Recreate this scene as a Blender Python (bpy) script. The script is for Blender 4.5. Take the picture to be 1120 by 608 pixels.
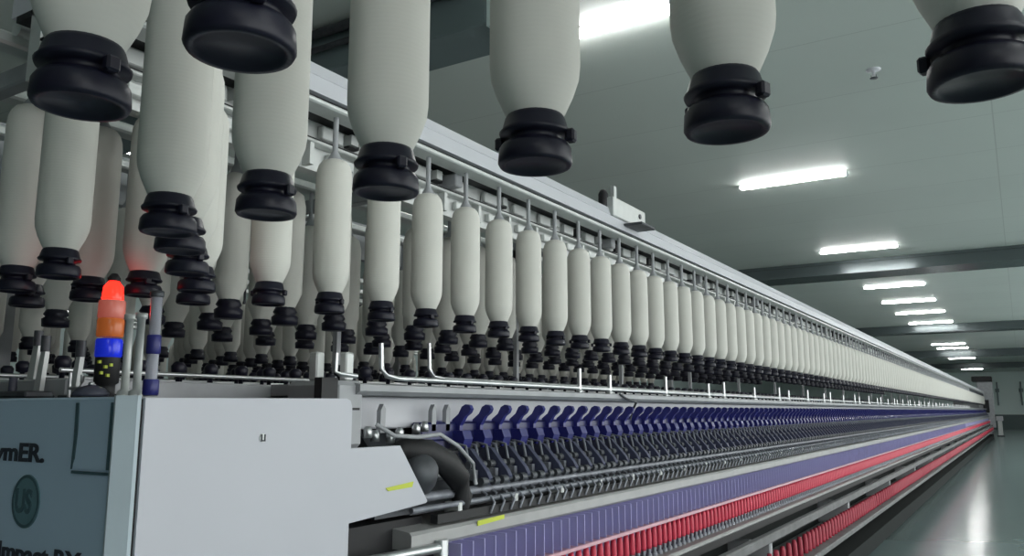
import bpy, math, random
from mathutils import Vector, Matrix
random.seed(7)
for o in list(bpy.data.objects): bpy.data.objects.remove(o)
S = bpy.context.scene
COL = S.collection
PI = math.pi

# ------------------------------------------------------------------ camera, world, exposure
cam_d = bpy.data.cameras.new('camera'); cam = bpy.data.objects.new('camera', cam_d); COL.objects.link(cam)
cam.location = (0, 0, 1.25)
cam.rotation_euler = (math.radians(90 + 9.253), 0, math.radians(31.75))
cam_d.sensor_width = 36; cam_d.lens = 28.607; cam_d.clip_start = 0.03; cam_d.clip_end = 300
S.camera = cam
S.view_settings.view_transform = 'Standard'; S.view_settings.look = 'None'
S.view_settings.gamma = 1; S.view_settings.exposure = 0.35
S.view_settings.use_curve_mapping = False
W = bpy.data.worlds.new('world'); S.world = W; W.use_nodes = True
W.node_tree.nodes['Background'].inputs[0].default_value = (0.86, 0.89, 0.88, 1)
W.node_tree.nodes['Background'].inputs[1].default_value = 2.6
TUBE = 42.0        # emission of the ceiling tubes

# ------------------------------------------------------------------ materials
def mat(name, col, rough=0.5, metal=0.0, emit=None, es=0.0, noise=0.06, scale=12.0, bump=0.0, trans=0.0, spec=0.5):
    m = bpy.data.materials.new(name); m.use_nodes = True
    nt = m.node_tree; b = nt.nodes['Principled BSDF']
    b.inputs['Roughness'].default_value = rough; b.inputs['Metallic'].default_value = metal
    b.inputs['Specular IOR Level'].default_value = spec
    if trans: b.inputs['Transmission Weight'].default_value = trans
    if emit:
        b.inputs['Emission Color'].default_value = (*emit, 1); b.inputs['Emission Strength'].default_value = es
    tc = nt.nodes.new('ShaderNodeTexCoord'); n = nt.nodes.new('ShaderNodeTexNoise')
    n.inputs['Scale'].default_value = scale; n.inputs['Detail'].default_value = 4
    nt.links.new(tc.outputs['Object'], n.inputs['Vector'])
    r = nt.nodes.new('ShaderNodeValToRGB')
    r.color_ramp.elements[0].position = 0.3; r.color_ramp.elements[1].position = 0.7
    r.color_ramp.elements[0].color = (*[c * (1 - noise) for c in col], 1)
    r.color_ramp.elements[1].color = (*[min(1, c * (1 + noise)) for c in col], 1)
    nt.links.new(n.outputs['Fac'], r.inputs['Fac']); nt.links.new(r.outputs['Color'], b.inputs['Base Color'])
    if bump:
        bp = nt.nodes.new('ShaderNodeBump'); bp.inputs['Strength'].default_value = bump
        nt.links.new(n.outputs['Fac'], bp.inputs['Height']); nt.links.new(bp.outputs['Normal'], b.inputs['Normal'])
    return m

def roving_mat():
    m = mat('roving_cotton', (0.69, 0.68, 0.635), 0.92, noise=0.03, scale=8, spec=0.15)
    nt = m.node_tree; b = nt.nodes['Principled BSDF']
    tc = nt.nodes.new('ShaderNodeTexCoord'); w = nt.nodes.new('ShaderNodeTexWave')
    w.bands_direction = 'Z'; w.inputs['Scale'].default_value = 60; w.inputs['Distortion'].default_value = 1.2
    nt.links.new(tc.outputs['Object'], w.inputs['Vector'])
    bp = nt.nodes.new('ShaderNodeBump'); bp.inputs['Strength'].default_value = 0.05; bp.inputs['Distance'].default_value = 0.001
    nt.links.new(w.outputs['Fac'], bp.inputs['Height']); nt.links.new(bp.outputs['Normal'], b.inputs['Normal'])
    b.inputs['Subsurface Weight'].default_value = 0.0
    return m

M = dict(
    roving=roving_mat(),
    cap=mat('navy_black_plastic', (0.007, 0.007, 0.018), 0.42, noise=0.1, spec=0.35),
    steel=mat('brushed_steel', (0.60, 0.61, 0.62), 0.32, 0.9, scale=30),
    alu=mat('pale_aluminium', (0.62, 0.64, 0.63), 0.42, 0.35, scale=20),
    grey=mat('machine_grey_enamel', (0.36, 0.37, 0.39), 0.5, scale=9, noise=0.12),
    dgrey=mat('dark_grey_metal', (0.07, 0.075, 0.085), 0.5, 0.3, noise=0.25, scale=20),
    black=mat('black_rubber', (0.012, 0.012, 0.014), 0.6),
    white=mat('cool_white_enamel', (0.58, 0.59, 0.63), 0.38, noise=0.02, scale=3),
    cabinet=mat('cabinet_white_enamel', (0.50, 0.51, 0.56), 0.40, noise=0.025, scale=2.5),
    teal=mat('slate_teal_panel', (0.42, 0.55, 0.68), 0.35, noise=0.04, scale=2),
    tealframe=mat('pale_blue_post', (0.55, 0.64, 0.70), 0.35, noise=0.03),
    darkteal=mat('dark_teal_print', (0.05, 0.10, 0.12), 0.5),
    print_=mat('dark_lettering', (0.025, 0.03, 0.045), 0.5),
    blue=mat('navy_blue_arm', (0.020, 0.022, 0.17), 0.38, noise=0.2, scale=15),
    lilac=mat('lilac_separator', (0.42, 0.40, 0.68), 0.35, 0.1, noise=0.08),
    lilac2=mat('lilac_backing', (0.36, 0.35, 0.60), 0.5, noise=0.1),
    beige=mat('warm_grey_beam', (0.36, 0.36, 0.36), 0.45, 0.2, noise=0.08),
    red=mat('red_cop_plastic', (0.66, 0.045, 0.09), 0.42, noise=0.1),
    pink=mat('pink_ring_rail', (0.60, 0.34, 0.40), 0.4, 0.2),
    yellow=mat('lime_sticker', (0.55, 0.62, 0.05), 0.5),
    orange=mat('orange_lens', (0.55, 0.13, 0.03), 0.25, emit=(1, 0.25, 0.05), es=0.10),
    redlens=mat('red_lens_lit', (0.5, 0.004, 0.003), 0.2, emit=(1, 0.012, 0.006), es=4.0),
    bluelens=mat('blue_lens', (0.01, 0.03, 0.75), 0.2, emit=(0.02, 0.05, 1), es=0.15),
    clear=mat('clear_tube', (0.75, 0.76, 0.85), 0.12, trans=0.6),
    duct=mat('dark_teal_soffit', (0.17, 0.22, 0.23), 0.5, noise=0.1, scale=1.5),
    beam=mat('grey_green_beam', (0.09, 0.115, 0.118), 0.22, 0.3, noise=0.06, scale=1.5),
    tube=mat('tube_diffuser', (1, 1, 1), 0.4, emit=(1.0, 1.0, 0.98), es=TUBE),
)

def ceiling_mat():
    m = mat('ceiling_panels', (0.64, 0.70, 0.66), 0.55, noise=0.03, scale=0.6)
    nt = m.node_tree; b = nt.nodes['Principled BSDF']; base = b.inputs['Base Color'].links[0].from_socket
    tc = nt.nodes.new('ShaderNodeTexCoord'); br = nt.nodes.new('ShaderNodeTexBrick')
    br.offset = 0; br.inputs['Scale'].default_value = 1; br.inputs['Brick Width'].default_value = 6.0
    br.inputs['Row Height'].default_value = 1.18; br.inputs['Mortar Size'].default_value = 0.006
    br.inputs['Mortar'].default_value = (0.8, 0.8, 0.8, 1); br.inputs['Color1'].default_value = (1, 1, 1, 1); br.inputs['Color2'].default_value = (.97, .97, .97, 1)
    nt.links.new(tc.outputs['Object'], br.inputs['Vector'])
    mx = nt.nodes.new('ShaderNodeMix'); mx.data_type = 'RGBA'; mx.blend_type = 'MULTIPLY'; mx.inputs[0].default_value = 1
    nt.links.new(base, mx.inputs[6]); nt.links.new(br.outputs['Color'], mx.inputs[7]); nt.links.new(mx.outputs[2], b.inputs['Base Color'])
    return m
M['ceiling'] = ceiling_mat()
M['emblem'] = mat('emblem_disc', (0.11, 0.21, 0.24), 0.4)
M['armdark'] = mat('slate_navy_arm', (0.05, 0.055, 0.10), 0.45, noise=0.2)
M['armdeep'] = mat('deep_navy_bar', (0.012, 0.014, 0.085), 0.4, noise=0.25)
M['midgrey'] = mat('worn_grey_metal', (0.20, 0.21, 0.24), 0.45, 0.3, noise=0.3, scale=25)
M['backwall'] = mat('grey_back_wall', (0.11, 0.13, 0.13), 0.7)
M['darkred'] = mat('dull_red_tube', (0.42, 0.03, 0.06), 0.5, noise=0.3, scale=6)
M['railgrey'] = mat('dull_rail_grey', (0.17, 0.17, 0.175), 0.6, noise=0.15)
M['matblack'] = mat('matt_dark_base', (0.02, 0.024, 0.024), 0.85, spec=0.2)
M['salmon'] = mat('pale_red_lens', (0.55, 0.20, 0.16), 0.25, emit=(1, 0.15, 0.1), es=0.15)
M['capdull'] = mat('dull_slate_plastic', (0.05, 0.055, 0.08), 0.5)
M['floor'] = mat('green_epoxy_floor', (0.22, 0.29, 0.29), 0.16, noise=0.12, scale=0.8, spec=0.6)
M['wall'] = mat('pale_green_wall', (0.66, 0.78, 0.76), 0.6, noise=0.05, scale=0.5)
M['wains'] = mat('dark_green_wainscot', (0.06, 0.10, 0.10), 0.4, noise=0.1)

# ------------------------------------------------------------------ mesh helpers
class MB:
    def __init__(s): s.v = []; s.f = []; s.sm = []
    def add(s, vs, fs, smooth=False):
        k = len(s.v); s.v += [tuple(p) for p in vs]
        s.f += [tuple(i + k for i in f) for f in fs]; s.sm += [smooth] * len(fs)
        return s
    def box(s, x0, x1, y0, y1, z0, z1, bev=0.0):
        x0, x1 = sorted((x0, x1)); y0, y1 = sorted((y0, y1)); z0, z1 = sorted((z0, z1))
        b = min(bev, (x1 - x0) / 3, (y1 - y0) / 3, (z1 - z0) / 3)
        if b <= 0:
            return s.add([(x, y, z) for z in (z0, z1) for y in (y0, y1) for x in (x0, x1)],
                         [(0, 2, 3, 1), (4, 5, 7, 6), (0, 1, 5, 4), (2, 6, 7, 3), (0, 4, 6, 2), (1, 3, 7, 5)])
        vs = []; idx = {}
        X = (x0, x1); Y = (y0, y1); Z = (z0, z1)
        for i in (0, 1):
            for j in (0, 1):
                for k in (0, 1):
                    sx, sy, sz = (1 - 2 * i), (1 - 2 * j), (1 - 2 * k)
                    idx[i, j, k, 'x'] = len(vs); vs.append((X[i], Y[j] + sy * b, Z[k] + sz * b))
                    idx[i, j, k, 'y'] = len(vs); vs.append((X[i] + sx * b, Y[j], Z[k] + sz * b))
                    idx[i, j, k, 'z'] = len(vs); vs.append((X[i] + sx * b, Y[j] + sy * b, Z[k]))
        fs = []
        for i in (0, 1):
            q = [idx[i, 0, 0, 'x'], idx[i, 1, 0, 'x'], idx[i, 1, 1, 'x'], idx[i, 0, 1, 'x']]; fs.append(q if i else q[::-1])
            q = [idx[0, i, 0, 'y'], idx[1, i, 0, 'y'], idx[1, i, 1, 'y'], idx[0, i, 1, 'y']]; fs.append(q[::-1] if i else q)
            q = [idx[0, 0, i, 'z'], idx[1, 0, i, 'z'], idx[1, 1, i, 'z'], idx[0, 1, i, 'z']]; fs.append(q if i else q[::-1])
        for i in (0, 1):
            for j in (0, 1):
                fs.append((idx[i, j, 0, 'x'], idx[i, j, 1, 'x'], idx[i, j, 1, 'y'], idx[i, j, 0, 'y']))
                fs.append((idx[i, 0, j, 'x'], idx[i, 1, j, 'x'], idx[i, 1, j, 'z'], idx[i, 0, j, 'z']))
                fs.append((idx[0, i, j, 'y'], idx[1, i, j, 'y'], idx[1, i, j, 'z'], idx[0, i, j, 'z']))
        for i in (0, 1):
            for j in (0, 1):
                for k in (0, 1): fs.append((idx[i, j, k, 'x'], idx[i, j, k, 'y'], idx[i, j, k, 'z']))
        return s.add(vs, fs)
    def prism(s, pts, y0, y1):      # polygon in the X-Z plane, drawn out along Y
        n = len(pts)
        vs = [(x, y0, z) for x, z in pts] + [(x, y1, z) for x, z in pts]
        return s.add(vs, [tuple(range(n))[::-1], tuple(range(n, 2 * n))] + [(i, (i + 1) % n, n + (i + 1) % n, n + i) for i in range(n)])
    def prismx(s, pts, x0, x1):     # polygon in the Y-Z plane, drawn out along X
        n = len(pts)
        vs = [(x0, y, z) for y, z in pts] + [(x1, y, z) for y, z in pts]
        return s.add(vs, [tuple(range(n)), tuple(range(n, 2 * n))[::-1]] + [(i, n + i, n + (i + 1) % n, (i + 1) % n) for i in range(n)])
    def tube(s, pts, r, seg=10, cap=True):
        pts = [Vector(p) for p in pts]; n = len(pts); rings = []
        for i, p in enumerate(pts):
            d = (pts[min(i + 1, n - 1)] - pts[max(i - 1, 0)]).normalized()
            a = Vector((0, 0, 1)) if abs(d.z) < 0.9 else Vector((1, 0, 0))
            u = d.cross(a).normalized(); w = d.cross(u)
            rr = r[i] if isinstance(r, (list, tuple)) else r
            rings.append([p + rr * (math.cos(2 * PI * k / seg) * u + math.sin(2 * PI * k / seg) * w) for k in range(seg)])
        vs = [v for R in rings for v in R]; fs = []
        for i in range(n - 1):
            for k in range(seg):
                fs.append((i * seg + k, i * seg + (k + 1) % seg, (i + 1) * seg + (k + 1) % seg, (i + 1) * seg + k))
        s.add(vs, fs, True)
        if cap:
            s.add(rings[0], [tuple(range(seg))]); s.add(rings[-1], [tuple(range(seg))[::-1]])
        return s
    def lathe(s, prof, c=(0, 0, 0), seg=24, smooth=True):   # prof: (r, z)
        vs = [(c[0] + r * math.cos(2 * PI * k / seg), c[1] + r * math.sin(2 * PI * k / seg), c[2] + z) for r, z in prof for k in range(seg)]
        fs = [(i * seg + k, i * seg + (k + 1) % seg, (i + 1) * seg + (k + 1) % seg, (i + 1) * seg + k) for i in range(len(prof) - 1) for k in range(seg)]
        s.add(vs, fs, smooth)
        for i, rev in ((0, True), (len(prof) - 1, False)):
            if prof[i][0] > 1e-4:
                q = tuple(range(seg)); s.add(vs[i * seg:(i + 1) * seg], [q[::-1] if rev else q])
        return s
    def mesh(s, name, m):
        me = bpy.data.meshes.new(name); me.from_pydata(s.v, [], s.f); me.materials.append(m)
        me.polygons.foreach_set('use_smooth', s.sm); me.update(); return me
    def build(s, name, m, parent=None, loc=None, **kw):
        return link(name, s.mesh(name, m), parent, loc, **kw)
    def merged(s, other, off):
        return s.add([(x + off[0], y + off[1], z + off[2]) for x, y, z in other.v], other.f, other.sm[0] if other.sm else False)

def tag(o, label=None, cat=None, group=None, kind=None):
    if label: o['label'] = label
    if cat: o['category'] = cat
    if group: o['group'] = group
    if kind: o['kind'] = kind
    return o
def link(name, data, parent=None, loc=None, label=None, cat=None, group=None, kind=None):
    o = bpy.data.objects.new(name, data); COL.objects.link(o)
    if parent: o.parent = parent
    if loc: o.location = loc
    return tag(o, label, cat, group, kind)
def empty(name, loc, label, cat, group=None):
    return link(name, None, None, loc, label, cat, group)
def rel(o, x, y, z):   # builder offset helper
    return (x - o.location.x, y - o.location.y, z - o.location.z)
def lettering(name, body, size, m, parent, origin, align='LEFT', shear=0.0, sx=1.0):   # stands on a face looking towards -Y
    cu = bpy.data.curves.new(name, 'FONT'); cu.body = body; cu.size = size; cu.extrude = 0.0008; cu.offset = size * 0.03
    cu.align_x = align; cu.shear = shear
    t = bpy.data.objects.new(name, cu); COL.objects.link(t)
    dg = bpy.context.evaluated_depsgraph_get(); me = bpy.data.meshes.new_from_object(t.evaluated_get(dg))
    bpy.data.objects.remove(t)
    for v in me.vertices:
        x, y, z = v.co; v.co = (origin[0] + x * sx, origin[1] - z, origin[2] + y)
    me.materials.clear(); me.materials.append(m); me.name = name
    return link(name, me, parent)

Y_END = 45.0

# ------------------------------------------------------------------ room
CE = 3.9
MB().box(-16, 8, -5, 66, -0.1, 0).build('floor', M['floor'], kind='structure')
MB().box(-16, 8, -5, 66, CE, CE + 0.1).build('ceiling', M['ceiling'], kind='structure')
MB().box(-16, 8, 66, 66.2, 0, CE).build('wall_far', M['wall'], kind='structure')
MB().box(-16.2, -16, -5, 66, 0, CE).build('wall_left', M['wall'], kind='structure')
MB().box(-16, 8, -5.2, -5, 0, CE).build('wall_back', M['backwall'], kind='structure')  # unseen wall, put in to block light from behind, kept dark grey
MB().box(8, 8.2, 36, 66, 0, CE).build('wall_right', M['wall'], kind='structure')  # unseen wall, begun far down the hall to let light in nearer
MB().box(-16, 8, 65.9, 65.998, 0.0, 0.98).build('trim_1', M['wains'], kind='structure')
n = 2
for yb, hb, wb in ((15.35, 0.24, 0.75), (28.4, 0.24, 0.7), (41.0, 0.30, 0.6), (53.0, 0.30, 0.6)):
    b = MB(); b.box(-15.99, 7.99, yb, yb + wb, CE - hb, CE - 0.002); b.box(-15.99, 7.99, yb - 0.06, yb, CE - 0.05, CE - 0.002)
    b.box(-15.99, 7.99, yb - 0.05, yb, CE - hb, CE - hb + 0.045)
    b.build('trim_%d' % n, M['beam'], kind='structure'); n += 1
# dark soffit crossing above the near end of the machine
b = MB(); b.box(-15.99, -2.60, 3.90, 4.30, 3.60, CE - 0.002, 0.01)
b.build('trim_%d' % n, M['duct'], kind='structure'); n += 1
MB().box(-2.598, -2.55, 3.90, 4.30, 3.58, CE - 0.002).build('trim_%d' % n, M['wall'], kind='structure'); n += 1
b = MB(); b.tube([(-9, 3.84, 3.74), (-3.05, 3.84, 3.74)], 0.022); b.tube([(-9, 3.83, 3.85), (-2.75, 3.83, 3.85)], 0.035)
for x in (-3.5, -5, -6.5): b.box(x - 0.02, x + 0.02, 3.80, 3.899, 3.70, 3.88)
b.build('service_pipe', M['dgrey'], label='dark service pipes along the teal soffit at the ceiling', cat='pipe')

# ceiling tubes
def ceiling_light(cx, y, label, group=None, ln=1.2):
    t = empty('ceiling_light', (cx, y, CE), label, 'ceiling light', group)
    h = ln / 2
    MB().prismx([(-0.055, 0), (0.055, 0), (0.045, -0.012), (-0.045, -0.012)], -h, h).build('housing', M['white'], t, (0, 0, -0.001))
    MB().box(-h + 0.02, h - 0.02, -0.042, 0.042, -0.045, -0.0135, 0.006).build('diffuser', M['tube'], t)
    b = MB()
    for s in (-1, 1): MB().box(s * h - 0.008, s * h + 0.008, -0.046, 0.046, -0.049, -0.0132, 0.004).build('end_cap', M['white'], t)
    return t
LX = [(-2.22, 4.83, 'largest ceiling tube light, cut by the hanging bobbins at the top'),
      (-2.04, 9.45, 'ceiling tube light second from the viewer, alone on the grey ceiling'),
      (-2.07, 14.2, 'ceiling tube light just before the first cross beam'),
      (-2.10, 18.9, 'ceiling tube light half hidden behind the first cross beam'),
      (-2.13, 21.8, 'first clearly visible ceiling tube light beyond the first beam'),
      (-2.13, 24.5, 'middle one of the three ceiling tube lights between first and second beam'),
      (-2.13, 27.5, 'ceiling tube light right before the second cross beam'),
      (-2.30, 36.9, 'nearer of the close pair of ceiling tube lights past the second beam'),
      (-2.30, 39.4, 'farther of the close pair of ceiling tube lights past the second beam'),
      (-2.38, 47.3, 'small distant ceiling tube light past the third beam'),
      (-2.50, 60.0, 'most distant ceiling tube light, above the far end of the machine')]
for x, y, l in LX: ceiling_light(x, y, l)
for x in (2.6, 5.8):  # unseen tubes; the outer row and farthest ones added to brighten the far end
    for y in (-2.5, 1.0, 4.8, 9.5, 14.2, 18.9, 21.8, 24.5, 27.5, 32, 37, 42, 47, 53, 60):
        ceiling_light(x, y, 'ceiling tube light over the aisle right of the machine' if x < 3 else 'unseen ceiling tube light added beyond the aisle to brighten the far end', 'ceiling tubes over the aisle' if x < 3 else 'unseen ceiling tubes added beyond the aisle')
for y in (4.8, 12, 21, 32, 46, 60): ceiling_light(-7.0, y, 'ceiling tube light over the next aisle to the left', 'ceiling tubes over the next aisle')  # the farthest of these are added to brighten the far wall
t = empty('sprinkler_head', (-0.77, 6.65, CE), 'small pale sprinkler head under the ceiling between tube lights', 'sprinkler')
MB().lathe([(0.055, 0), (0.055, -0.006), (0.03, -0.012), (0.014, -0.014), (0.012, -0.05), (0.0, -0.05)][::-1]).build('escutcheon', M['white'], t)
b = MB(); b.lathe([(0.0, -0.075), (0.03, -0.074), (0.03, -0.07), (0, -0.07)]); b.tube([(-0.018, 0, -0.045), (-0.018, 0, -0.072)], 0.003, 6); b.tube([(0.018, 0, -0.045), (0.018, 0, -0.072)], 0.003, 6)
b.build('deflector', M['dgrey'], t)
# far wall pipes
for x, l in ((-1.35, 'thin dark vertical pipe on the far wall nearer the machine'), (0.05, 'thin dark vertical pipe on the far wall at the right edge')):
    b = MB(); b.tube([(x, 65.85, 1.6), (x, 65.85, 3.2)], 0.05); b.box(x - 0.12, x + 0.12, 65.85, 65.99, 2.5, 2.75); b.box(x - 0.03, x + 0.03, 65.85, 65.999, 1.7, 1.75)
    b.build('wall_pipe', M['duct'], label=l, cat='pipe')

# ------------------------------------------------------------------ spinning frame
fr = empty('spinning_frame', (-2.05, 1.45, 0), 'long grey ring spinning frame running away to the far end of the hall', 'spinning machine')
def P(b, name, m, **kw):
    o = b.build(name, m, fr, **kw); o.location = (2.05, -1.45, 0); return o
Y0 = 1.62
# main bed: lower body
b = MB(); b.prism([(-2.75, 0), (-1.42, 0), (-1.42, 0.22), (-1.50, 0.30), (-1.50, 0.60), (-2.60, 0.60), (-2.60, 0.3), (-2.75, 0.22)], 2.0, Y_END)
P(b, 'machine_bed', M['matblack'])
b = MB(); b.prism([(-1.47, 0.0), (-1.25, 0.0), (-1.22, 0.03), (-1.22, 0.16), (-1.47, 0.16)], 2.0, Y_END); P(b, 'base_plinth', M['matblack'])
b = MB(); b.box(-1.45, -1.15, 2.0, Y_END, 0.335, 0.372, 0.008); P(b, 'lower_tray', M['railgrey'])
b = MB(); b.box(-1.265, -1.22, 2.0, Y_END, 0.535, 0.585, 0.008); P(b, 'conveyor_rail', M['railgrey'])
b = MB(); b.box(-1.55, -1.33, 1.75, Y_END, 0.586, 0.647); P(b, 'recess_shade', M['black'])  # black box standing in for the shade of the recess under the rail
y = 2.3
while y < Y_END:
    b = MB(); b.box(-1.48, -1.24, y, y + 0.05, 0.36, 0.536, 0.006); P(b, 'tray_support', M['grey']); y += 2.4
# spindle rail
b = MB(); b.box(-1.55, -1.27, 1.75, Y_END, 0.648, 0.668, 0.006); P(b, 'spindle_rail', M['beige'])
b = MB(); b.box(-1.62, -1.52, 2.0, Y_END, 0.56, 1.22); P(b, 'centre_panel', M['lilac2'])
b = MB(); b.box(-1.375, -1.300, 1.75, Y_END, 0.788, 0.802, 0.002); P(b, 'ring_rail', M['pink'])
b = MB(); b.box(-1.46, -1.375, 1.84, Y_END, 0.802, 0.899); P(b, 'separator_backing', M['lilac2'])
# roller beam
b = MB(); b.prism([(-1.60, 0.900), (-1.345, 0.900), (-1.338, 0.908), (-1.338, 0.936), (-1.345, 0.944), (-1.60, 0.975)], 1.68, Y_END); P(b, 'roller_beam', M['beige'])
# drafting field base, sloping
b = MB(); b.prism([(-1.62, 0.976), (-1.40, 0.976), (-1.40, 0.99), (-1.60, 1.20), (-1.62, 1.20)], 1.75, Y_END); P(b, 'drafting_bed', M['dgrey'])
b = MB(); b.tube([(-1.385, 1.7, 1.020), (-1.385, Y_END, 1.020)], 0.013, 8); P(b, 'front_roller', M['midgrey'])
b = MB(); b.tube([(-1.43, 1.7, 1.068), (-1.43, Y_END, 1.068)], 0.013, 8); P(b, 'middle_roller', M['steel'])
b = MB(); b.tube([(-1.485, 1.7, 1.125), (-1.485, Y_END, 1.125)], 0.012, 8); P(b, 'back_roller', M['steel'])
b = MB(); b.tube([(-1.357, 1.7, 0.995), (-1.357, Y_END, 0.995)], 0.008, 8); P(b, 'clearer_bar', M['midgrey'])
b = MB(); b.box(-1.37, -1.346, 1.8, Y_END, 0.952, 0.976); P(b, 'slot_shade_strip', M['black'])  # black strip painting in the shade of the gap above the beam
y = 1.9
while y < 22:
    b = MB(); b.box(-1.40, -1.348, y, y + 0.018, 0.960, 0.999, 0.003); P(b, 'bar_bracket', M['alu']); y += 0.30
# white band above the arms, gutter and guide rails
b = MB(); b.box(-1.66, -1.53, Y0 - 0.02, Y_END, 1.20, 1.288, 0.004); P(b, 'white_band', M['white'])
b = MB(); b.prism([(-1.75, 1.290), (-1.44, 1.290), (-1.425, 1.300), (-1.425, 1.316), (-1.44, 1.320), (-1.75, 1.320)], Y0 - 0.05, Y_END); P(b, 'gutter', M['grey'])
b = MB(); b.tube([(-1.42, Y0 + 0.02, 1.425), (-1.42, Y0 + 0.025, 1.36), (-1.42, Y0 + 0.045, 1.340), (-1.42, Y0 + 0.09, 1.335), (-1.42, Y_END, 1.333)], 0.007, 8); P(b, 'guide_rail', M['steel'])
b = MB(); b.tube([(-1.50, 1.95, 1.45), (-1.50, 1.955, 1.375), (-1.50, 1.975, 1.350), (-1.50, 2.03, 1.346), (-1.50, Y_END, 1.342)], 0.006, 8); P(b, 'guide_rail', M['steel'])
y = 2.78; k = 0
while y < 30:
    b = MB(); h = 0.075 if k % 2 == 0 else 0.06
    b.tube([(-1.42, y, 1.318), (-1.42, y, 1.333 + h)], 0.0085, 8); b.lathe([(0.014, 0), (0.014, 0.008), (0, 0.008)], (-1.42, y, 1.320), 8)
    P(b, 'rail_post', M['steel']); y += (0.27 if k % 3 == 0 else 0.62); k += 1
# creel: posts, cross arms, rails, top cover
b = MB(); b.prism([(-1.72, 2.150), (-1.505, 2.150), (-1.490, 2.143), (-1.478, 2.108), (-1.482, 2.104), (-1.470, 2.100), (-1.466, 2.054), (-1.72, 2.054)], 0.80, Y_END); P(b, 'top_cover', M['white'])
b = MB(); b.box(-1.70, -1.485, 0.80, Y_END, 2.040, 2.054); P(b, 'dark_gap_strip', M['black'])  # black strip put in as the shade of the gap below the cover
b = MB(); b.box(-1.53, -1.462, 0.80, Y_END, 2.025, 2.040, 0.004); P(b, 'creel_rail', M['alu'])
b = MB(); b.box(-1.64, -1.60, 0.80, Y_END, 1.90, 2.053); P(b, 'creel_web', M['alu'])
b = MB(); b.box(-1.60, -1.565, 0.80, Y_END, 1.966, 1.976, 0.003); P(b, 'creel_rail', M['alu'])
b = MB(); b.box(-1.60, -1.572, 0.80, Y_END, 1.977, 1.982); P(b, 'dark_gap_strip', M['black'])  # thin black strip drawing the dark line above the lower rail
for x in (-1.82, -2.13, -2.45):
    b = MB(); b.box(x - 0.03, x + 0.03, 0.80, Y_END, 2.03, 2.06, 0.006); P(b, 'creel_rail', M['alu'])
b = MB(); b.box(-2.62, -2.58, 0.80, Y_END, 1.95, 2.12); P(b, 'creel_web', M['grey'])
y = 0.9; k = 0
while y < 26:
    b = MB(); b.box(-2.60, -1.53, y, y + 0.04, 1.985, 2.03, 0.004); P(b, 'creel_arm', M['grey'])
    b = MB(); b.box(-2.06, -2.04, y, y + 0.02, 1.20 if y > 1.8 else 2.03, 2.12); P(b, 'creel_post', M['grey'])
    y += 1.22
b = MB(); y = 0.95; k = 0
while y < Y_END:
    b.box(-1.60, -1.580, y, y + 0.085, 1.992, 2.030, 0.003); b.box(-1.60, -1.580, y + 0.03, y + 0.13, 1.925, 1.955, 0.003)
    b.box(-1.60, -1.570, y + 0.15, y + 0.165, 1.905, 1.966)
    if k % 2: b.box(-1.60, -1.565, y + 0.1, y + 0.13, 2.00, 2.03)
    y += 0.2025; k += 1
P(b, 'creel_box', M['alu'], kind='stuff')
b = MB(); y = 1.05; k = 0
while y < 20:
    b.box(-1.60, -1.576, y, y + 0.045, 1.995, 2.03, 0.003); y += 0.405 if k % 3 else 0.61; k += 1
P(b, 'creel_clip', M['black'], kind='stuff')
# big bracket and little motor on the top
b = MB(); b.box(-1.495, -1.462, 3.22, 3.58, 2.102, 2.190, 0.004); P(b, 'top_bracket', M['alu'])
b = MB(); b.box(-1.50, -1.38, 3.34, 3.50, 2.078, 2.090, 0.003); P(b, 'bracket_arm', M['dgrey'])
b = MB(); b.box(-1.625, -1.605, 3.54, 3.57, 2.15, 2.335); P(b, 'bracket_post', M['alu'])
b = MB(); b.lathe([(0.0, 0), (0.022, 0), (0.024, 0.02), (0.024, 0.09), (0.014, 0.11), (0, 0.11)], (-1.63, 3.47, 2.19), 12); P(b, 'bracket_lamp', M['black'])
b = MB(); b.tube([(-1.464, 3.51, 2.155), (-1.457, 3.51, 2.155)], 0.012, 10); P(b, 'bracket_bolt', M['dgrey'])
for y in (4.9, 9.0, 13.5, 19, 25):
    b = MB(); b.box(-1.67, -1.60, y, y + 0.30, 2.15, 2.19, 0.004); P(b, 'top_clamp', M['grey'])
# ---- drafting arms: a navy arm, roller pair and yarn guide per unit
def arm_mb():        # navy head with its rounded nose
    b = MB()
    b.prism([(-1.472, 1.160), (-1.470, 1.205), (-1.452, 1.232), (-1.436, 1.243), (-1.430, 1.255), (-1.436, 1.266), (-1.450, 1.269), (-1.464, 1.262), (-1.476, 1.240), (-1.500, 1.222), (-1.505, 1.160)], -0.0085, 0.0085)
    b.prism([(-1.452, 1.136), (-1.442, 1.165), (-1.452, 1.19), (-1.50, 1.19), (-1.50, 1.145)], -0.022, 0.022)
    return b
def low_arm_mb():    # slanted lower arm over the rollers
    b = MB(); b.prism([(-1.372, 1.032), (-1.360, 1.052), (-1.372, 1.072), (-1.430, 1.135), (-1.450, 1.140), (-1.478, 1.126), (-1.46, 1.10), (-1.42, 1.05), (-1.39, 1.031)], -0.010, 0.010)
    return b
def roller_mb():
    b = MB()
    for x, z, r in ((-1.368, 1.043, 0.013), (-1.415, 1.088, 0.012), (-1.470, 1.143, 0.012)):
        for s in (-1, 1): b.tube([(x, s * 0.018, z), (x, s * 0.045, z)], r, 8)
        b.tube([(x, -0.018, z), (x, 0.018, z)], 0.005, 6)
    b.prism([(-1.362, 1.043), (-1.470, 1.149), (-1.476, 1.143), (-1.368, 1.037)], -0.004, 0.004)
    return b
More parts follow.
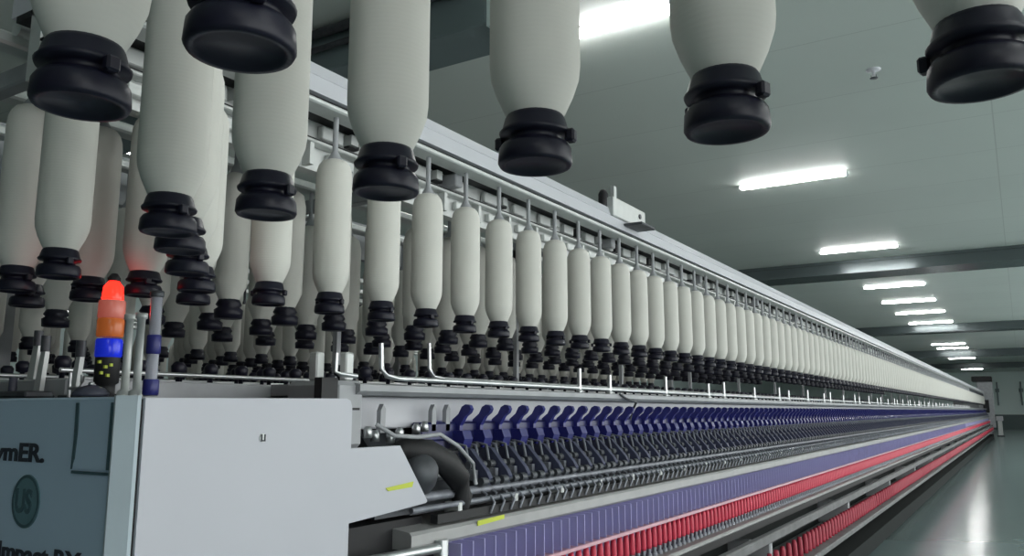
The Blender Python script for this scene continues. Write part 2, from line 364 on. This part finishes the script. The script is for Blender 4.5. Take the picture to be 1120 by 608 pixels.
def guide_mb():      # condenser block on a bent wire
    b = MB(); b.tube([(-1.47, 0, 1.150), (-1.435, 0, 1.145), (-1.418, 0, 1.07), (-1.395, 0, 1.025), (-1.358, 0, 1.005)], 0.005, 6)
    b.box(-1.452, -1.395, -0.008, 0.008, 1.045, 1.075); return b
def hook_mb():
    b = MB(); b.tube([(-1.345, 0, 0.955), (-1.335, 0.007, 0.985), (-1.355, 0.015, 1.002)], 0.0042, 6); return b
PITCH = 0.112; y = 2.08; ys = []
while y < Y_END - 0.3: ys.append(y); y += PITCH
for nm, fn, mm, dy in (('arm_head', arm_mb, M['blue'], 0), ('drafting_arm', low_arm_mb, M['armdark'], 0), ('top_roller', roller_mb, M['dgrey'], 0), ('yarn_guide', guide_mb, M['midgrey'], 0.027), ('lappet_hook', hook_mb, M['midgrey'], 0.027)):
    base = fn(); me = base.mesh(nm, mm); rest = MB()
    for i, yy in enumerate(ys):
        for k, d in enumerate((-dy, dy) if dy else (0,)):
            if i < (50 if dy else 100): o = link(nm, me, fr, (2.05, yy + d - 1.45, 0))
            else: rest.merged(base, (0, yy + d, 0))
    P(rest, nm + '_far', mm, kind='stuff')
# blue cover strip behind the heads and cradle bars
b = MB(); b.box(-1.525, -1.485, 1.9, Y_END, 1.160, 1.216, 0.006); P(b, 'arm_mounting_bar', M['armdeep'])
# ---- separators
base = MB().box(-1.375, -1.303, -0.0015, 0.0015, 0.803, 0.899); me = base.mesh('separator', M['lilac']); rest = MB(); y = 1.85; i = 0
while y < Y_END - 0.2:
    if i < 100: link('separator', me, fr, (2.05, y - 1.45, 0))
    elif y < 25: rest.merged(base, (0, y, 0))
    y += 0.056; i += 1
P(rest, 'separator_far', M['lilac'], kind='stuff')
base = MB().box(-1.376, -1.373, 0.0, 0.022, 0.803, 0.899); rest = MB(); y = 1.86
while y < 20: rest.merged(base, (0, y, 0)); y += 0.056
P(rest, 'yarn', M['alu'], kind='stuff')
# near end of the machine: grey end box, shield, dark gear cover, hoses, chrome bar
b = MB(); b.box(-1.62, -1.44, 1.50, 1.605, 1.155, 1.325, 0.012); P(b, 'end_box', M['grey'])
b = MB(); b.box(-1.46, -1.435, 1.445, 1.50, 1.0, 1.33); P(b, 'end_gap_shade', M['black'])  # black strip for the shade in the gap beside the end box
b = MB(); b.tube([(-1.445, 1.545, 1.255), (-1.437, 1.545, 1.255)], 0.011, 10); b.box(-1.442, -1.438, 1.545, 1.585, 1.251, 1.257); P(b, 'box_latch', M['black'])
b = MB(); b.box(-1.56, -1.53, 1.52, 1.55, 1.326, 1.40, 0.004); P(b, 'end_bracket', M['alu'])
b = MB(); b.box(-1.50, -1.475, 1.57, 1.60, 1.326, 1.40, 0.004); P(b, 'end_bracket', M['alu'])
b = MB(); b.tube([(-1.42, 1.475, 1.39), (-1.42, 1.475, 1.345), (-1.42, 1.49, 1.338), (-1.42, 1.55, 1.336)], 0.006, 8); P(b, 'rail_hook', M['steel'])
b = MB(); b.prismx([(1.41, 1.165), (1.588, 1.165), (1.700, 1.024), (1.695, 1.019), (1.41, 1.000)], -1.325, -1.305); P(b, 'side_shield', M['cabinet'])
b = MB(); b.prismx([(1.535, 1.068), (1.640, 1.076), (1.635, 1.063), (1.545, 1.060)], -1.3045, -1.3025); P(b, 'lime_sticker', M['yellow'], label='lime green strip sticker')
b = MB(); b.prismx([(1.97, 0.929), (2.11, 0.934), (2.11, 0.946), (1.97, 0.943)], -1.3345, -1.332); P(b, 'lime_sticker', M['yellow'], label='lime green strip sticker')
b = MB()
prof = [(0.0, 0), (0.045, 0.0), (0.062, 0.02), (0.066, 0.05), (0.060, 0.09), (0.045, 0.12), (0.03, 0.14), (0.0, 0.14)]
seg = 16
b.lathe(prof, (0, 0, 0), seg)
R = Matrix.Rotation(math.radians(72), 4, 'Y') @ Matrix.Rotation(math.radians(20), 4, 'X')
b.v = [tuple(R @ Vector(v) + Vector((-1.47, 1.80, 1.06))) for v in b.v]
P(b, 'gear_cover', M['dgrey'])
b = MB(); b.tube([(-1.45, 1.70, 1.125), (-1.41, 1.73, 1.150), (-1.385, 1.80, 1.140), (-1.37, 1.87, 1.105), (-1.365, 1.92, 1.06), (-1.37, 1.945, 1.01), (-1.38, 1.95, 0.97)], [0.022, 0.030, 0.034, 0.036, 0.034, 0.030, 0.024], 14); P(b, 'hose', M['black'])
b = MB(); b.tube([(-1.43, 1.64, 1.215), (-1.40, 1.68, 1.185), (-1.38, 1.75, 1.180), (-1.38, 1.85, 1.185), (-1.375, 1.93, 1.15), (-1.365, 1.99, 1.10), (-1.36, 2.0, 1.04)], 0.006, 10); P(b, 'hose', M['grey'])
b = MB(); b.prism([(-1.58, 1.14), (-1.46, 1.14), (-1.40, 1.02), (-1.40, 0.98), (-1.58, 0.98)], 1.61, 1.78); P(b, 'gear_housing', M['dgrey'])
b = MB()
for i, (yy, zz) in enumerate(((1.62, 1.18), (1.66, 1.17), (1.71, 1.165), (1.76, 1.175), (1.82, 1.185), (1.87, 1.19))):
    b = MB(); b.lathe([(0.0, 0), (0.012, 0), (0.012, 0.02), (0.006, 0.03), (0.0, 0.03)], (-1.44 - 0.01 * (i % 2), yy, zz), 8); P(b, 'bolt_head', M['steel'])
for yy in (1.72, 1.95, 2.02):
    b = MB(); b.prismx([(yy, 1.19), (yy + 0.02, 1.19), (yy + 0.022, 1.255), (yy + 0.012, 1.268), (yy + 0.002, 1.25)], -1.50, -1.485); P(b, 'stop_lever', M['grey'])
b = MB(); b.tube([(-1.33, 1.38, 0.905), (-1.33, 1.80, 0.895)], 0.013, 12); b.tube([(-1.33, 1.795, 0.86), (-1.33, 1.795, 0.915)], 0.02, 10); P(b, 'chrome_bar', M['steel'])
b = MB(); b.box(-1.5, -1.40, 1.41, 1.80, 0.02, 0.97); P(b, 'end_bay', M['black'])
b = MB(); b.box(-1.395, -1.36, 1.765, 1.83, 0.64, 0.905, 0.006); P(b, 'end_stop', M['dgrey'])
b = MB(); b.tube([(-1.42, 3.15, 1.318), (-1.415, 3.20, 1.30), (-1.42, 3.32, 1.285), (-1.44, 3.34, 1.265), (-1.46, 3.34, 1.21)], 0.005, 8); P(b, 'cable', M['dgrey'])
# rows of black roving guides over the gutter
kb = MB(); kb.lathe([(0.0, 0.0), (0.006, 0), (0.006, 0.022), (0.017, 0.026), (0.019, 0.045), (0.012, 0.054), (0, 0.055)], (0, 0, 0), 8); me = kb.mesh('guide_knob', M['cap'])
rest = MB(); cnt = 0
spots = []
for x, y_s, zz in ((-1.60, 1.68, 1.320), (-1.86, 1.05, 1.320), (-2.05, 1.1, 1.325), (-2.32, 1.2, 1.33), (-2.6, 1.3, 1.33)):
    y = y_s
    while y < 11: spots.append((x, y, zz)); y += 0.10 if x < -1.9 else 0.1015
spots.sort(key=lambda p: math.hypot(p[0], p[1]))
for i, p in enumerate(spots):
    if i < 100: link('guide_knob', me, fr, (p[0] + 2.05, p[1] - 1.45, p[2]))
    else: rest.merged(kb, p)
P(rest, 'guide_knob_far', M['cap'], kind='stuff')
b = MB(); b.box(-2.70, -1.752, 1.0, 12, 1.275, 1.320, 0.004); P(b, 'guide_table', M['grey'])
for x in (-1.78, -2.18, -2.46):
    b = MB(); b.tube([(x, 1.0, 1.338), (x, 12, 1.338)], 0.006, 6); P(b, 'guide_bar', M['steel'])

# ------------------------------------------------------------------ near end cabinet
cb = empty('end_cabinet', (-1.30, 0.865, 0), 'white and slate blue cabinet closing the near end of the spinning frame', 'machine cabinet')
def C(b, name, m, **kw):
    o = b.build(name, m, cb, **kw); o.location = (1.30, -0.865, 0); return o
b = MB(); b.box(-2.80, -1.312, 0.885, 1.40, 0.03, 1.268); C(b, 'carcass', M['dgrey'])
b = MB(); b.prismx([(0.885, 0.04), (1.408, 0.04), (1.408, 1.258), (1.402, 1.272), (1.39, 1.277), (0.885, 1.272)], -1.312, -1.300); C(b, 'side_panel', M['cabinet'])
b = MB(); pp = [(-1.345, 0.868), (-1.343, 0.854), (-1.334, 0.851), (-1.303, 0.872), (-1.300, 0.877), (-1.303, 0.8785), (-1.345, 0.8785)]; b.add([(x, y, z) for z in (0.04, 1.276) for x, y in pp], [tuple(range(7))[::-1], tuple(range(7, 14))] + [(i, (i + 1) % 7, 7 + (i + 1) % 7, 7 + i) for i in range(7)]); C(b, 'corner_post', M['tealframe'])
b = MB(); b.box(-1.340, -1.306, 0.879, 0.8845, 0.04, 1.27); C(b, 'corner_seam', M['black'])
b = MB(); b.box(-2.80, -1.345, 0.860, 0.884, 0.04, 1.274, 0.004); C(b, 'end_panel', M['teal'])
b = MB(); b.box(-1.460, -1.352, 0.8585, 0.8605, 1.148, 1.264); ho = C(b, 'handle_recess', M['teal'])
b = MB()
pts = [(-1.464, 1.264), (-1.454, 1.264), (-1.452, 1.21), (-1.455, 1.165), (-1.464, 1.146), (-1.462, 1.20)]
b.prism(pts, 0.857, 0.8605); b.box(-1.357, -1.350, 0.857, 0.8605, 1.148, 1.264); b.box(-1.462, -1.352, 0.8572, 0.8605, 1.139, 1.144)
C(b, 'recess_edge', M['darkteal'])
b = MB(); b.tube([(-1.301, 1.150, 1.196), (-1.298, 1.150, 1.196)], 0.0085, 14); lock = C(b, 'lock', M['alu'])
b = MB(); b.box(-1.2985, -1.2965, 1.1445, 1.1475, 1.191, 1.203); b.box(-1.2985, -1.2965, 1.1525, 1.1555, 1.191, 1.203); b.box(-1.2985, -1.2965, 1.1445, 1.1555, 1.189, 1.192)
C(b, 'lock_mark', M['print_'])

lettering('lettering', 'ymER.', 0.047, M['print_'], cb, (-0.430, -0.0068, 1.1555), sx=1.48)
lettering('lettering', 'Impact RX', 0.044, M['print_'], cb, (-0.388, -0.0068, 0.974), sx=1.45)
# round emblem: dark ring and disc with pale strokes
b = MB(); seg = 36
vs = [(-1.604 + 0.047 * math.cos(2 * PI * k / seg), 0.8585, 1.082 + 0.049 * math.sin(2 * PI * k / seg)) for k in range(seg)] + [(-1.604 + 0.047 * math.cos(2 * PI * k / seg), 0.8605, 1.082 + 0.049 * math.sin(2 * PI * k / seg)) for k in range(seg)]
b.add(vs, [tuple(range(seg))] + [(k, seg + k, seg + (k + 1) % seg, (k + 1) % seg) for k in range(seg)])
em = C(b, 'emblem', M['emblem'])
lettering('emblem_mark', 'US', 0.060, M['darkteal'], em, (-1.640, 0.8578, 1.062), sx=0.82)
b = MB()
for k in range(seg):
    a0, a1 = 2 * PI * k / seg, 2 * PI * (k + 1) / seg
    q = [(-1.604 + r * math.cos(a), yy, 1.082 + r * 1.04 * math.sin(a)) for a in (a0, a1) for r in (0.041, 0.046) for yy in (0.857, 0.8586)]
    b.add(q, [(0, 2, 6, 4), (1, 5, 7, 3), (2, 3, 7, 6), (0, 4, 5, 1)])
b.build('emblem_ring', M['darkteal'], em)

# ------------------------------------------------------------------ signal lamp, posts and tube standing on the cabinet top
t = empty('signal_lamp', (-1.582, 0.985, 1.272), 'lit red, orange and blue signal lamp stack on the cabinet top', 'signal lamp')
b = MB(); b.lathe([(0.034, 0), (0.034, 0.008), (0.018, 0.012), (0.018, 0.03), (0.024, 0.034), (0.024, 0.085)], seg=16); b.build('base', M['black'], t)
b = MB()
for k, (a, z) in enumerate(((-0.5, 0.045), (-1.0, 0.05), (-0.7, 0.062), (-1.2, 0.072), (-0.3, 0.066))): b.box(0.024 * math.cos(a) - 0.003, 0.024 * math.cos(a) + 0.003, 0.024 * math.sin(a) - 0.003, 0.024 * math.sin(a) + 0.003, z, z + 0.006)
b.build('sticker', M['yellow'], t)
for nm, mm, z in (('blue_lens', 'bluelens', 0.085), ('orange_lens', 'orange', 0.127), ('clear_lens', 'salmon', 0.165), ):
    b = MB(); b.lathe([(0.024, 0), (0.026, 0.003), (0.026, 0.034), (0.024, 0.038)], (0, 0, z), 20); b.build(nm, M[mm], t)
b = MB(); b.lathe([(0.020, 0), (0.021, 0.004), (0.019, 0.028), (0.010, 0.040)], (0, 0, 0.203), 20); b.build('red_lens', M['redlens'], t)
b = MB(); b.lathe([(0.012, 0.0), (0.013, 0.006), (0.006, 0.016), (0.0, 0.017)], (0, 0, 0.243), 16); b.build('top_cap', M['black'], t)
for x, yy, l in ((-1.497, 0.972, 'chrome rod next to the signal lamp on the cabinet top'), (-1.456, 0.970, 'chrome rod between signal lamp and clear tube, the right-hand one')):
    b = MB(); b.lathe([(0.014, 0), (0.014, 0.01), (0.0075, 0.014), (0.0075, 0.15), (0.011, 0.152), (0.011, 0.162), (0, 0.163)], (0, 0, 0), 12)
    o = b.build('chrome_rod', M['alu'], None, (x, yy, 1.277)); tag(o, l, 'rod')
t = empty('sensor_tube', (-1.412, 0.970, 1.277), 'clear upright tube with blue bands at the cabinet corner', 'tube')
b = MB(); b.lathe([(0.0, 0), (0.013, 0), (0.013, 0.02), (0.011, 0.024), (0.011, 0.195), (0.0, 0.196)], seg=16); b.build('glass', M['clear'], t)
b = MB(); b.lathe([(0.0135, 0.002), (0.015, 0.004), (0.015, 0.03), (0.0135, 0.032)], seg=16); b.build('blue_band', M['blue'], t); b = MB(); b.lathe([(0.0115, 0.08), (0.0135, 0.082), (0.0135, 0.115), (0.0115, 0.117)], seg=16); b.build('blue_band', M['blue'], t)
b = MB(); b.lathe([(0.0115, 0.19), (0.013, 0.192), (0.013, 0.202), (0, 0.204)], seg=16); b.build('cap', M['dgrey'], t)
t = empty('control_handwheel', (-1.525, 0.92, 1.277), 'low dark domed knob on the cabinet top before the signal lamp', 'knob')
b = MB(); b.lathe([(0.0, 0), (0.032, 0), (0.033, 0.006), (0.024, 0.016), (0.010, 0.021), (0, 0.022)], seg=20); b.build('dome', M['capdull'], t)
b = MB(); b.lathe([(0.0, 0.0215), (0.006, 0.0215), (0.005, 0.027), (0, 0.028)], seg=10); b.build('nut', M['steel'], t)
# brackets and plates at the far left of the cabinet top
for i, (x, yy, h, w, l) in enumerate(((-1.70, 0.99, 0.085, 0.014, 'pale slanted plate on the cabinet top left of the signal lamp'),
                                     (-1.93, 1.02, 0.12, 0.020, 'pale upright plate at the far left of the cabinet top'),
                                     (-1.82, 0.98, 0.10, 0.016, 'pale upright plate second from the left on the cabinet top'))):
    t = empty('support_bracket', (x, yy, 1.277), l, 'bracket')
    b = MB(); b.box(-0.03, 0.03, -0.02, 0.02, 0, 0.006, 0.002); b.build('foot', M['dgrey'], t)
    b = MB(); b.prism([(-w, 0.006), (w * 0.6, 0.006), (w * 1.3, h), (w * 0.2, h)], -0.005, 0.005); b.build('plate', M['alu'], t)
    b = MB(); b.tube([(w * 0.7, 0, h), (w * 0.7, 0, h + 0.035)], 0.010, 10); b.build('stud', M['dgrey'], t)
t = empty('wire_handle', (-1.635, 0.955, 1.277), 'small bent steel wire handle beside the signal lamp', 'handle')
b = MB(); b.tube([(-0.025, 0, 0), (-0.025, 0, 0.05)], 0.0035, 8); b.build('upright', M['steel'], t)
b = MB(); b.tube([(-0.022, 0, 0.018), (0.01, 0, 0.018), (0.018, 0, 0.03), (0.018, 0, 0.045)], 0.0035, 8); b.build('arm', M['steel'], t)
t = empty('cable_tray', (-2.02, 0.95, 1.277), 'dark low tray at the left end of the cabinet top', 'tray')
b = MB(); b.box(-0.35, 0.26, -0.03, 0.03, 0, 0.014, 0.003); b.build('tray', M['dgrey'], t)
b = MB()
for k in range(6): MB().tube([(-0.30 + k * 0.09, 0, 0.014), (-0.30 + k * 0.09, 0, 0.045)], 0.009, 8).build('plug', M['capdull'], t)

# ------------------------------------------------------------------ roving bobbins
def body_mb(seg, hi=True):
    p = [(0.024, 0.0), (0.030, 0.006), (0.040, 0.028), (0.046, 0.046), (0.0475, 0.060), (0.0475, 0.20), (0.0472, 0.312), (0.0455, 0.330), (0.041, 0.345), (0.033, 0.356), (0.020, 0.362), (0.0, 0.363)]
    if not hi: p = [(0.026, 0), (0.046, 0.046), (0.0472, 0.31), (0.040, 0.345), (0.018, 0.361), (0, 0.362)]
    b = MB(); b.lathe(p, seg=seg); return b
def cap_mb(seg, hi=True):
    p = [(0.0, -0.044), (0.030, -0.0445), (0.0315, -0.0475), (0.0365, -0.0475), (0.0385, -0.044), (0.0375, -0.030), (0.0345, -0.025), (0.0275, -0.0235),
         (0.0265, -0.019), (0.0285, -0.0165), (0.0365, -0.0155), (0.0375, -0.0125), (0.0345, -0.009), (0.0315, 0.002), (0.0290, 0.0065), (0.018, 0.0070)]
    if not hi: p = [(0.0, -0.047), (0.037, -0.047), (0.0385, -0.024), (0.029, -0.017), (0.035, -0.010), (0.028, 0.004)]
    b = MB(); b.lathe(p, seg=seg)
    if hi:
        for s in (-1, 1): b.box(s * 0.034, s * 0.044, -0.006, 0.006, -0.026, -0.0125, 0.002)
    return b
def stem_mb(seg, top=0.13):
    b = MB(); b.lathe([(0.019, 0.3615), (0.018, 0.368), (0.009, 0.384), (0.0075, 0.390), (0.0075, 0.3615 + top)], seg=seg)
    return b
ZB = 1.545
me_hi = [body_mb(40).mesh('roving', M['roving']), cap_mb(32).mesh('bottom_cap', M['cap']), stem_mb(12).mesh('hanger_stem', M['grey'])]
me_lo = [body_mb(14, False).mesh('roving', M['roving']), cap_mb(12, False).mesh('bottom_cap', M['cap']), stem_mb(6).mesh('hanger_stem', M['grey'])]
for m_, mt in ((me_hi[0], 0),): pass
rot = 0
def bobbin(x, y, label, group=None, hi=True, top=ZB):
    me = me_hi if hi else me_lo
    t = empty('roving_bobbin', (x, y, top), label, 'roving bobbin', group)
    t.rotation_euler = (0, 0, random.uniform(-0.5, 0.5))
    for nm, m_ in zip(('roving', 'bottom_cap', 'hanger_stem'), me): link(nm, m_, t)
    return t
PX = 0.2025
# near row crossing in front of the machine end
lab = ['large hanging bobbin cut off by the top right corner', 'large hanging bobbin in front of the ceiling between two tube lights', 'large hanging bobbin in front of the machine top edge at the picture centre',
       'large hanging bobbin over the start of the long receding row', 'large hanging bobbin right of the very big dark cap at the top', 'hanging bobbin over the staircase of dark caps on the left']
for k, l in enumerate(lab): bobbin(-0.2 * k - 0.005, 0.70, l)
for x, l in ((-0.445, 'nearest hanging bobbin, only its huge dark cap showing at the top'), (-0.640, 'very near hanging bobbin in the top left corner with huge dark cap')): bobbin(x, 0.357, l)
diag = [(-1.108, 0.795, 'hanging bobbin first behind the near row in the staircase of caps'), (-1.285, 0.94, 'second bobbin of the staircase of dark caps at the left'),
        (-1.46, 1.094, 'third bobbin of the staircase of dark caps at the left'), (-1.637, 1.22, 'fourth bobbin of the staircase of dark caps at the left'),
        (-1.524, 0.837, 'full pale bobbin under the big cap of the top left corner'), (-1.790, 1.055, 'narrow pale bobbin seen left of the red signal lamp'),
        (-1.600, 0.985 + 0.075, 'pale bobbin directly behind the red signal lamp'), (-2.02, 1.04, 'leftmost pale bobbin with dark pointed top at the picture edge'), (-1.785, 0.893, 'pale bobbin at the left picture edge right of the leftmost one')]
diag[6] = (-1.615, 1.075, diag[6][2])
for x, y, l in diag: bobbin(x, y, l)
cand = []
k = 0
while 1.30 + PX * k < Y_END - 0.5: cand.append((-1.5, 1.325 + PX * k, 0, k)); k += 1
for row, (x, y0, y1) in enumerate(((-1.82, 1.47, 14.0), (-2.13, 1.45, 8.0), (-2.45, 1.35, 8.0))):
    y = y0
    while y < y1: cand.append((x, y, row + 1, 0)); y += PX
cand.sort(key=lambda c: math.hypot(c[0], c[1]))
NB = 300 - 17
ORD = 'ninth tenth eleventh twelfth thirteenth fourteenth fifteenth sixteenth seventeenth eighteenth nineteenth twentieth'.split()
named = {0: 'first bobbin of the long outer row, nearest the cabinet', 1: 'second bobbin of the long outer row', 2: 'third bobbin of the long outer row, under the big hanging bobbin',
         3: 'fourth bobbin of the long outer row, first with rounded top clear', 4: 'fifth bobbin of the long outer row', 5: 'sixth bobbin of the long outer row', 6: 'seventh bobbin of the long outer row', 7: 'eighth bobbin of the long outer row'}
for i_, w_ in enumerate(ORD): named[8 + i_] = w_ + ' bobbin of the long outer row counted from the cabinet'
rest = [MB(), MB(), MB()]; low = [body_mb(10, False), cap_mb(10, False), stem_mb(5)]
for i, (x, y, row, k) in enumerate(cand):
    if i < NB:
        if row == 0 and k in named: bobbin(x, y, named[k])
        elif row == 0: bobbin(x, y, 'slim white bobbin in the long outer row hanging under the creel', 'bobbins of the long outer creel row', hi=y < 8)
        else: bobbin(x, y, 'white bobbin hanging in an inner creel row behind the outer row', 'bobbins of the inner creel rows', hi=False)
    else:
        for r_, l_ in zip(rest, low): r_.merged(l_, (x, y, ZB))
def stuff_bobbins(spots, label):
    rs = [MB(), MB(), MB()]
    for x, y in spots:
        for r_, l_ in zip(rs, low): r_.merged(l_, (x, y, ZB))
    t = empty('roving_bobbins', (spots[0][0], spots[0][1], ZB), label, 'roving bobbins'); t['kind'] = 'stuff'
    for nm, r_, mm in zip(('roving', 'bottom_cap', 'hanger_stem'), rs, ('roving', 'cap', 'dgrey')):
        o = r_.build(nm, M[mm], t); o.location = (-t.location.x, -t.location.y, -t.location.z); o['kind'] = 'stuff'
stuff_bobbins([(c[0], c[1]) for c in cand[NB:]], 'far white bobbins merging into a band along the creel')
sp = []
for x in (-3.45, -3.77, -4.09, -4.41):
    y = 1.6
    while y < 8.5: sp.append((x, y)); y += PX
stuff_bobbins(sp, 'bobbins of the next machine seen behind the near rows')
sp = []
for x in (-6.3, -6.62, -6.94, -7.26):
    y = 3.6
    while y < 11: sp.append((x, y)); y += PX
stuff_bobbins(sp, 'bobbins of the machine after next, far behind at the left')

# overhead transport rails carrying the near bobbins (above the frame)
t = empty('transport_rail', (-0.5, 0.70, 2.05), 'overhead bobbin transport rail crossing in front of the machine end', 'rail')
zr = ZB + 0.3615 + 0.13
def R_(b, nm, m): o = b.build(nm, m, t); o.location = (0.5, -0.70, -2.05); return o
b = MB(); b.box(0.6, -1.05, 0.68, 0.72, zr, zr + 0.05, 0.006); R_(b, 'rail', M['alu'])
b = MB(); b.box(0.6, -0.95, 0.337, 0.377, zr, zr + 0.05, 0.006); R_(b, 'rail', M['alu'])
b = MB()
for x in (-0.25, -0.75): b.box(x - 0.012, x + 0.012, 0.34, 0.72, zr + 0.05, zr + 0.08); b.tube([(x, 0.5, zr + 0.08), (x, 0.5, CE)], 0.012, 8)
R_(b, 'suspension', M['alu'])
b = MB(); b.tube([(-1.03, 0.70, zr + 0.02), (-1.11, 0.795, zr + 0.02), (-1.285, 0.94, zr + 0.02), (-1.46, 1.094, zr + 0.02), (-1.637, 1.22, zr + 0.02), (-1.79, 1.4, zr + 0.02)], 0.016, 8); R_(b, 'curved_rail', M['alu'])
b = MB(); b.tube([(-1.50, 0.80, zr + 0.02), (-1.615, 1.075, zr + 0.02)], 0.016, 8); b.tube([(-1.76, 0.83, zr + 0.02), (-1.79, 1.055, zr + 0.02), (-2.02, 1.05, zr + 0.02)], 0.016, 8); R_(b, 'curved_rail', M['alu'])

# ------------------------------------------------------------------ red cops on the spindles and on the conveyor
def cop_mb(seg=8):
    b = MB(); b.lathe([(0.0, 0.0), (0.0115, 0.0), (0.0128, 0.010), (0.0118, 0.060), (0.0085, 0.082), (0.0, 0.0825)], seg=seg); return b
def spindle_mb(seg=8):
    b = MB(); b.lathe([(0.014, 0.0), (0.014, 0.012), (0.0085, 0.016), (0.0085, 0.040)], seg=seg); return b
cm = cop_mb(10).mesh('red_cop', M['red']); sm_ = spindle_mb().mesh('spindle', M['midgrey'])
lowc = cop_mb(6); lows = spindle_mb(6); rc = MB(); rs_ = MB(); y = 1.9; i = 0
while y < Y_END - 0.3:
    if y > 2.2:
        if i < 300:
            link('red_cop', cm, None, (-1.325, y, 0.702), 'red yarn tube standing on its spindle in the upper red row', 'yarn tube', 'red tubes on the spindle rail')
        else: rc.merged(lowc, (-1.325, y, 0.702))
        if i < 100: link('spindle', sm_, fr, (2.05 - 1.325, y - 1.45, 0.668 - 0.0))
        else: rs_.merged(lows, (-1.325, y, 0.668))
        i += 1
    y += 0.056
for o in list(COL.objects):
    if o.name.startswith('red_cop'): o.location.z = 0.702
rc.build('red_cops', M['red'], label='far red yarn tubes merging into a pink band on the spindle rail', cat='yarn tubes', kind='stuff')
P(rs_, 'spindle_far', M['midgrey'], kind='stuff')
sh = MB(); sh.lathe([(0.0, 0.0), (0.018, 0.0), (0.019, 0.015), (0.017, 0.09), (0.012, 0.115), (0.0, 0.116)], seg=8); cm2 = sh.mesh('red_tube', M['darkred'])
y = 4.2; i = 0; rc = MB()
while y < Y_END - 0.3:
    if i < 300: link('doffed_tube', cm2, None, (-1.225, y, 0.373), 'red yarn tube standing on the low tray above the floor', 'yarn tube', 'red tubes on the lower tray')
    else: rc.merged(sh, (-1.225, y, 0.373))
    y += 0.105 if (i // 9) % 4 else 0.14; i += 1
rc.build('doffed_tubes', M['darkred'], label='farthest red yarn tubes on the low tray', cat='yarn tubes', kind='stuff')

# ------------------------------------------------------------------ far head of the machine
t = empty('drive_head', (-2.0, Y_END + 1.0, 0), 'tall grey drive head closing the far end of the spinning frame', 'machine cabinet')
def D(b, nm, m): o = b.build(nm, m, t); o.location = (2.0, -Y_END - 1.0, 0); return o
b = MB(); b.box(-2.8, -1.28, Y_END + 0.01, Y_END + 2.6, 0.03, 2.35, 0.03); D(b, 'housing', M['grey'])
b = MB(); b.box(-1.75, -1.10, Y_END - 0.12, Y_END + 0.009, 0.45, 2.60, 0.03); D(b, 'end_column', M['grey'])
b = MB(); b.box(-1.95, -1.10, Y_END - 0.08, Y_END + 0.9, 2.61, 2.86, 0.03); D(b, 'top_unit', M['black'])
b = MB(); b.box(-1.55, -1.30, Y_END - 0.16, Y_END - 0.121, 1.15, 1.75, 0.02); D(b, 'screen', M['black'])
b = MB(); b.box(-1.279, -1.26, Y_END + 0.2, Y_END + 2.4, 0.1, 2.2, 0.01); D(b, 'side_door', M['dgrey'])
t = empty('control_pedestal', (-0.98, Y_END + 2.2, 0), 'small pale pedestal standing beside the far drive head', 'pedestal')
b = MB(); b.box(-0.16, 0.16, -0.16, 0.16, 0, 0.05, 0.01); b.build('base', M['dgrey'], t)
b = MB(); b.box(-0.10, 0.10, -0.10, 0.10, 0.05, 0.75, 0.02); b.build('column', M['alu'], t)
b = MB(); b.box(-0.15, 0.15, -0.14, 0.14, 0.75, 0.98, 0.02); b.build('console', M['white'], t)

# ------------------------------------------------------------------ neighbouring machines behind
for xc, l in ((-3.93, 'second spinning frame glimpsed between the bobbins behind the first'), (-6.78, 'third spinning frame glimpsed far behind at the left')):
    t = empty('spinning_frame', (xc, 1.5, 0), l, 'spinning machine')
    b = MB(); b.box(-0.45, 0.45, 0, 10, 0, 1.27, 0.02); b.build('machine_bed', M['grey'], t)
    b = MB(); b.prism([(-0.30, 1.27), (0.30, 1.27), (0.22, 1.33), (-0.22, 1.33)], 0.1, 9.9); b.build('gutter', M['dgrey'], t)
    for y in (0.4, 3.2, 6.0, 8.8):
        b = MB(); b.box(-0.03, 0.03, y, y + 0.06, 1.33, 2.12); b.box(-0.6, 0.6, y, y + 0.04, 2.06, 2.12); b.build('creel_arm', M['grey'], t)
    for x in (-0.48, -0.16, 0.16, 0.48):
        b = MB(); b.box(x - 0.03, x + 0.03, 0, 10, 2.03, 2.06, 0.006); b.build('creel_rail', M['alu'], t)
